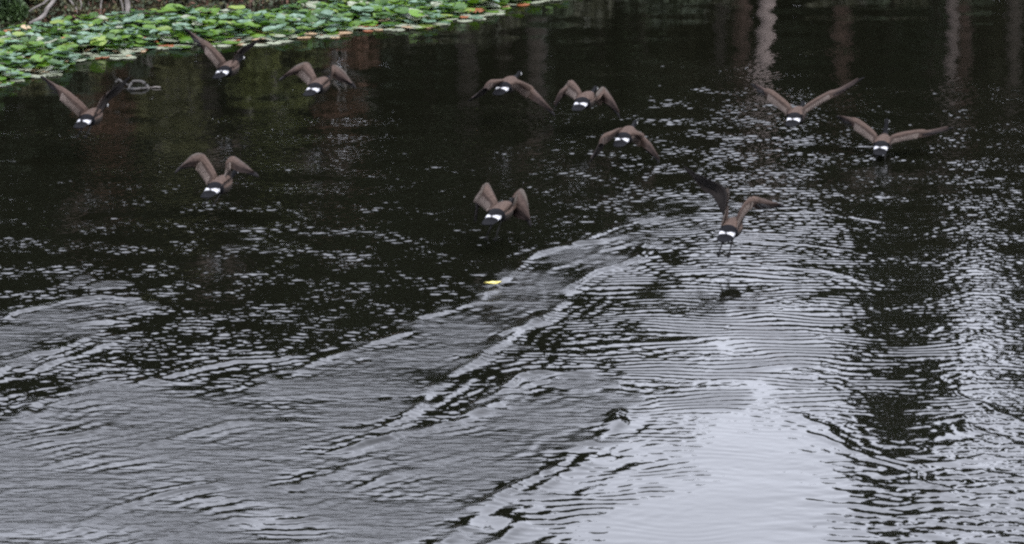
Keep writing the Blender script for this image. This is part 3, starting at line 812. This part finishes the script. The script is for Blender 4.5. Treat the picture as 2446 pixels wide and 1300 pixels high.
def goose(rump, yw, yaw, wl, wr, label, pitch=3.0, roll=0.0, neck=0.0, legs=0.0, size=1.0, seed=0):
    """rump: picture position of the white band; yw: row of the water right under the bird.
    wl / wr: wing = dict(w=(LE wrist, TE wrist), h=(LE midhand, TE midhand), t=tip, dw, dh: +1 reaches away, -1 towards)"""
    Yd = W(rump[0], yw).y
    P0 = atY(rump[0], rump[1], Yd)
    rot = Matrix.Rotation(R(-yaw + 2), 3, 'Z') @ Matrix.Rotation(R(pitch), 3, 'X') @ Matrix.Rotation(R(roll), 3, 'Y')
    def L2W(v): return P0 + (rot @ Vector((v[0], v[1] - 0.13, v[2] - 0.018))) * size
    NR, NA = 76, 24
    ss = np.r_[np.linspace(-0.05, 0.30, 28), np.linspace(0.30, 0.66, 22)[1:], np.linspace(0.66, 1.035, 32)[1:]]
    NR = len(ss)
    V, C = [], []
    rr = random.Random(seed)
    gapj = rr.uniform(-.15, .15)
    for i, s in enumerate(ss):
        z, w, h = (np.interp(s, ST[:, 0], ST[:, k]) for k in (1, 2, 3))
        z += neck * 0.16 * float(sstep(np.array(s), .60, .92))
        for k in range(NA):
            a = 2 * math.pi * k / NA
            ca, sa = math.cos(a), math.sin(a)
            x = w * ca * abs(ca) ** (-0.12 if abs(ca) > 1e-3 else 0); zz = z + h * sa
            if s < 0.09: x *= 1 + 0.06 * math.cos(5 * a); 
            V.append(L2W((x, s - 0.05 * (1 - abs(ca) ** 1.5) * max(0, 1 - (s + 0.05) / 0.09) + 0.006 * math.sin(11 * a) * (s < -0.02), zz)))
            # plumage
            if s > 0.965: c = BLACK
            elif s > 0.66:
                c = BLACK
                if 0.905 < s < 0.935 and sa < 0.45 and abs(ca) > 0.45: c = (0.6, 0.6, 0.58)
            elif s > 0.60: c = (0.085, 0.075, 0.066) if sa < 0.3 else BROWN2
            elif s > 0.275:
                c = BROWN if sa > 0.1 else ((0.032, 0.027, 0.023) if s > 0.30 else (0.03, 0.028, 0.026))
            elif s > 0.222: c = DARK
            elif s > 0.098:
                c = WHITE
                lim = 0.102 + 0.07 * max(0, 1 - abs(ca - gapj) * 5.0)
                if sa > 0 and s < lim: c = DARK
                if s > 0.130 + 0.06 * abs(ca) ** 3 + 0.006 * math.sin(9 * a): c = DARK
            else: c = DARK
            C.append(c)
    Fc = []
    # wing roots: patch of the body wall, 2 cells high and K cells long
    i0 = int(np.searchsorted(ss, 0.27)); i1 = int(np.searchsorted(ss, 0.555)); K = i1 - i0
    kR, kL = 1, NA // 2 - 3                                     # cells kR..kR+2 on the right side, mirrored on the left
    skip = set()
    for i in range(i0, i1):
        for k0 in (kR, kL):
            skip.add((i, k0)); skip.add((i, k0 + 1))
    for i in range(NR - 1):
        for k in range(NA):
            if (i, k) in skip: continue
            k2 = (k + 1) % NA
            Fc.append((i * NA + k, (i + 1) * NA + k, (i + 1) * NA + k2, i * NA + k2))
    Fc.append(tuple(range(NA))); Fc.append(tuple((NR - 1) * NA + k for k in range(NA))[::-1])

    back = (rot @ Vector((0, -1, 0))); upv = rot @ Vector((0, 0, 1))
    def wing(side, wd):
        k0 = kR if side > 0 else kL
        kt, kb = (k0 + 2, k0) if side > 0 else (k0, k0 + 2)     # top and bottom rows of the patch
        km = k0 + 1
        # ring order: TE mid, bottom TE->LE, LE mid, top LE->TE
        ring = [i0 * NA + km] + [i * NA + kb for i in range(i0, i1 + 1)] + [i1 * NA + km] + [i * NA + kt for i in range(i1, i0 - 1, -1)]
        LE0 = V[i1 * NA + km].copy(); TE0 = V[i0 * NA + km].copy()
        (lw, tw), (lh, th), tp = wd['w'], wd['h'], wd['t']
        Li, Lh, Lt = 0.42 * size, 0.25 * size, 0.25 * size
        LEw = sphere_hit(*lw, LE0, Li, wd.get('dw', 1) < 0)
        LEh = sphere_hit(*lh, LEw, Lh, wd.get('dh', 1) < 0)
        TIP = sphere_hit(*tp, LEh, Lt, wd.get('dh', 1) < 0)
        TEw = sphere_hit(*tw, LEw, 0.27 * size * wd['c'], True)
        TEh = sphere_hit(*th, LEh, 0.17 * size * wd['c'] ** 1.5, True)
        LEp = [LE0, LEw, LEh, TIP]; TEp = [TE0, TEw, TEh, TIP + (TEh - LEh) * 0.12]
        NS = 26
        nsec = len(ring); half = K + 1
        prev = ring
        sect = []
        for j in range(1, NS + 1):
            t = j / NS * 3.0
            le, te = catmull3(LEp, t), catmull3(TEp, t)
            t2 = t + 0.05
            sp = (catmull3(LEp, min(t2, 3)) - catmull3(LEp, min(t2, 3) - 0.1)).normalized()
            ch = te - le; nrm = (ch.cross(sp) if side > 0 else sp.cross(ch)).normalized()
            f = t / 3
            th_ = (0.050 * (1 - f) ** 1.3 + 0.006) * size
            b0 = float(sstep(np.array(t), 0, 0.5))
            th_ = th_ * b0 + (1 - b0) * (V[i1 * NA + kt] - V[i1 * NA + kb]).length * 0.5
            pts = []
            def P(u, s_):
                # u 0 at LE, 1 at TE
                tt = th_ * (math.sqrt(max(u, 0.0)) * (1 - u) * 2.2 + 0.05)
                cam_ = 0.045 * size * math.sin(math.pi * min(1, u * 1.1)) * (1 - 0.3 * f)
                return le + ch * u + nrm * (cam_ + s_ * tt)
            pts.append(P(1, 0))
            for i in range(K + 1): pts.append(P(1 - (i + 0.3) / (K + 0.6), -0.55))
            pts.append(P(0, 0))
            for i in range(K, -1, -1): pts.append(P(1 - (i + 0.3) / (K + 0.6), 1))
            base = len(V)
            for q, p in enumerate(pts):
                V.append(p)
                u = 1 if q == 0 else (1 - (q - 1 + .3) / (K + .6) if q <= K + 1 else (0 if q == K + 2 else (q - K - 3 + .3) / (K + .6)))
                top_ = q >= K + 2
                if top_:
                    c = np.array(BROWN) * (1.0 - 0.25 * (abs(math.sin(u * 9 + 0.3)) ** 6))
                    if u > 0.62: c = np.array(BROWN2)
                    if f > 0.45: c = c * (1 - 0.35 * min(1, (f - .45) / .3)) + np.array((0.012, 0.011, 0.013)) * 0.5 * min(1, (f - .45) / .3)
                    if u < 0.10: c = np.array(PALE) * 0.5
                else: c = np.array((0.012, 0.010, 0.009))  # underside: shade put into the colour, the feathers themselves are mid grey-brown
                C.append(tuple(c))
            new = list(range(base, base + nsec))
            for q in range(nsec):
                q2 = (q + 1) % nsec
                a = (prev[q], prev[q2], new[q2], new[q])
                Fc.append(a if side > 0 else a[::-1])
            prev = new; sect.append((le, te, nrm, ch))
        Fc.append(tuple(prev) if side < 0 else tuple(prev[::-1]))
        # flight feathers: overlapping blades along the trailing edge, then the splayed primaries
        def blade(p, d, nrm, L, w, shade, out, edge=(0.15, 0.122, 0.105)):
            sv = d.cross(nrm).normalized(); base = len(V); m = 6
            for a in range(m + 1):
                g = a / m; ww = w * (1 - g ** 4) * (0.8 + 0.2 * math.sin(math.pi * g)) + 0.001
                c0 = p + d * L * g - nrm * (0.02 * L * g * g)
                for e, hh in ((-1, -.0012), (0, .003), (1, -.0012)):
                    V.append(c0 + sv * e * ww + nrm * hh)
                    C.append(shade if e != out else edge)
                V.append(c0 - nrm * 0.003); C.append((0.011, 0.010, 0.009))  # blade underside, same painted shade as below the wing
            for a in range(m):
                A, B = base + a * 4, base + a * 4 + 4
                Fc.extend([(A, A + 1, B + 1, B), (A + 1, A + 2, B + 2, B + 1), (A + 2, A + 3, B + 3, B + 2), (A + 3, A, B, B + 3)])
        nsecf = 17
        for j in range(nsecf):
            t = 0.12 + 0.98 * j / (nsecf - 1); le, te = catmull3(LEp, t), catmull3(TEp, t); ch = te - le
            ii = min(NS - 1, max(0, int(t / 3 * NS) - 1)); nrm = sect[ii][2]
            spd = (catmull3(LEp, min(3, t + .1)) - le).normalized()
            d = (ch.normalized() + spd * 0.12 * (t - 0.3)).normalized()
            L1 = ch.length * 0.46 + 0.045 * size; k0_ = float(sstep(np.array(t), 0.0, 0.25))
            blade(te - ch * 0.40 + nrm * 0.050 * size * k0_, (d - nrm * 0.042 * size / L1 * k0_).normalized(), nrm, L1, 0.0165 * size, (0.022, 0.016, 0.0135), -side)
        for j in range(13):                                        # greater coverts over them
            t = 0.30 + 1.1 * j / 12; le, te = catmull3(LEp, t), catmull3(TEp, t); ch = te - le
            ii = min(NS - 1, max(0, int(t / 3 * NS) - 1)); nrm = sect[ii][2]; L2 = ch.length * 0.34
            blade(te - ch * 0.72 + nrm * 0.062 * size, (ch.normalized() - nrm * 0.016 * size / L2).normalized(), nrm, L2, 0.021 * size, BROWN, -side, (0.095, 0.074, 0.062))
        npf = 11
        tipd = (TIP - LEh).normalized()
        for j in range(npf):
            q = j / (npf - 1); t = 1.12 + 1.80 * q; le, te = catmull3(LEp, t), catmull3(TEp, t); ch = (te - le)
            ii = min(NS - 1, int(t / 3 * NS) - 1); nrm = sect[ii][2]
            a = 0.62 + 0.38 * q ** 0.6
            d = (ch.normalized() * (1 - a) + tipd * a).normalized()
            blade(le + ch * 0.35, d, nrm, (0.20 + 0.04 * math.sin(q * 3) - 0.09 * q) * size, 0.020 * size, (0.007, 0.0065, 0.007), -side, (0.03, 0.027, 0.027))
    wing(1, wr); wing(-1, wl)
    me = mesh_of('goose', [v - P0 for v in V], Fc, [M['plumage']])
    add_col(me, 'plumage', C)
    o = link('goose', me, loc=P0)
    tag(o, label, 'goose', 'geese flying away low over the pond')
    if legs:
        for sd in (-1, 1):
            hip = L2W((sd * 0.055, 0.27, -0.075)); knee = L2W((sd * 0.06, 0.20 - 0.02 * sd, -0.09 - 0.07 * legs)); foot = L2W((sd * 0.062, 0.10, -0.10 - 0.15 * legs))
            lv, lfc = tube([hip - P0, knee - P0, foot - P0], [.018 * size, .012 * size, .009 * size], 6)
            # webbed foot: three toes with web between, hanging back
            tb = foot - P0; bk = (back * 0.7 - upv * 0.7 * legs).normalized(); sx = rot @ Vector((1, 0, 0)); b0 = len(lv)
            lv += [tb, tb + (bk * .075 - sx * .035) * size, tb + (bk * .062 - sx * .016) * size, tb + bk * .090 * size, tb + (bk * .062 + sx * .016) * size, tb + (bk * .075 + sx * .035) * size, tb + (upv * -.006) + bk * .03 * size]
            lfc += [(b0, b0 + 1, b0 + 2), (b0, b0 + 2, b0 + 3), (b0, b0 + 3, b0 + 4), (b0, b0 + 4, b0 + 5), (b0 + 6, b0 + 2, b0 + 1), (b0 + 6, b0 + 3, b0 + 2), (b0 + 6, b0 + 4, b0 + 3), (b0 + 6, b0 + 5, b0 + 4)]
            lm = mesh_of('leg', lv, lfc, [M['leg']])
            link('leg', lm, o)
    return o
M['leg'] = mat_noise('leg', (0.004, 0.004, 0.004), (0.010, 0.009, 0.008), 20, 0.7, spec=0.2)

def wg(lw, tw, lh, th, t, dw=1, dh=1, c=1.0): return dict(w=(lw, tw), h=(lh, th), t=t, dw=dw, dh=dh, c=c)

goose((198, 288), 385, 20, wg((157, 216), (149, 240), (131, 200), (134, 218), (106, 186), 1, 1), wg((258, 243), (252, 229), (286, 222), (277, 206), (305, 193), 1, 1),
      'goose farthest left, wings raised in a wide V just below the lily pads corner', legs=0.5, seed=1)
goose((528, 171), 262, 22, wg((497, 103), (493, 128), (478, 90), (479, 112), (450, 73), 1, 1), wg((576, 136), (567, 127), (598, 117), (590, 107), (618, 99), 1, 1),
      'topmost goose, left wing raised across the lily leaves', roll=-4, seed=2)
goose((745, 212), 300, 22, wg((738, 151), (710, 176), (708, 156), (697, 180), (678, 182), 1, -1), wg((798, 157), (790, 186), (820, 167), (812, 195), (842, 198), 1, -1),
      'goose in the upper left with both wings arched and their tips beating down', seed=3)
goose((1197, 210), 300, 22, wg((1178, 194), (1170, 212), (1160, 224), (1154, 212), (1130, 237), -1, -1), wg((1268, 206), (1254, 228), (1290, 229), (1280, 245), (1318, 265), 1, -1),
      'goose at top centre gliding with both wings bowed downward', seed=4)
goose((1385, 247), 330, 20, wg((1368, 193), (1352, 221), (1344, 212), (1341, 234), (1328, 250), 1, -1), wg((1440, 207), (1432, 244), (1460, 230), (1452, 250), (1476, 268), 1, -1),
      'goose just right of top centre with wings arched like an M', seed=5)
goose((1484, 332), 405, 18, wg((1450, 322), (1446, 342), (1440, 356), (1431, 345), (1416, 380), -1, -1), wg((1532, 318), (1522, 344), (1552, 342), (1545, 358), (1572, 380), 1, -1),
      'goose low over the sparkling water, wings bowed down in a flat arch', seed=6)
goose((1894, 284), 355, 17, wg((1846, 219), (1838, 241), (1828, 212), (1824, 226), (1803, 203), 1, 1), wg((1974, 229), (1975, 240), (2006, 214), (2010, 224), (2052, 190), 1, 1),
      'goose on the right with wings spread in a broad V and dark right wing tip', seed=7)
goose((2103, 352), 381, 14, wg((2052, 288), (2046, 311), (2032, 281), (2030, 298), (2006, 278), 1, 1), wg((2192, 316), (2184, 331), (2222, 314), (2222, 325), (2266, 306), 1, 1),
      'rightmost goose, wings held wide and nearly level, feet just above water', neck=0.9, legs=0.5, seed=8)
goose((504, 452), 540, 22, wg((488, 371), (473, 404), (459, 370), (452, 398), (430, 400), 1, -1), wg((557, 377), (548, 405), (582, 388), (572, 412), (608, 412), 1, -1),
      'goose at mid left with arched brown wings above the dark sparkling water', legs=0.3, seed=9)
goose((1176, 516), 602, 24, wg((1167, 438), (1138, 478), (1148, 456), (1136, 500), (1138, 512), 1, -1, 1.1), wg((1243, 451), (1212, 508), (1258, 470), (1238, 522), (1266, 522), 1, -1, 1.25),
      'goose at picture centre with wings cupped broad toward the camera and legs dangling', legs=0.85, seed=10)
goose((1735, 556), 645, 18, wg((1702, 470), (1736, 458), (1680, 456), (1694, 428), (1644, 412), 1, 1), wg((1798, 474), (1790, 500), (1820, 474), (1816, 500), (1862, 488), 1, 1),
      'lowest goose, wings thrown up steeply over the bright water, legs trailing', legs=0.8, roll=4, seed=11)
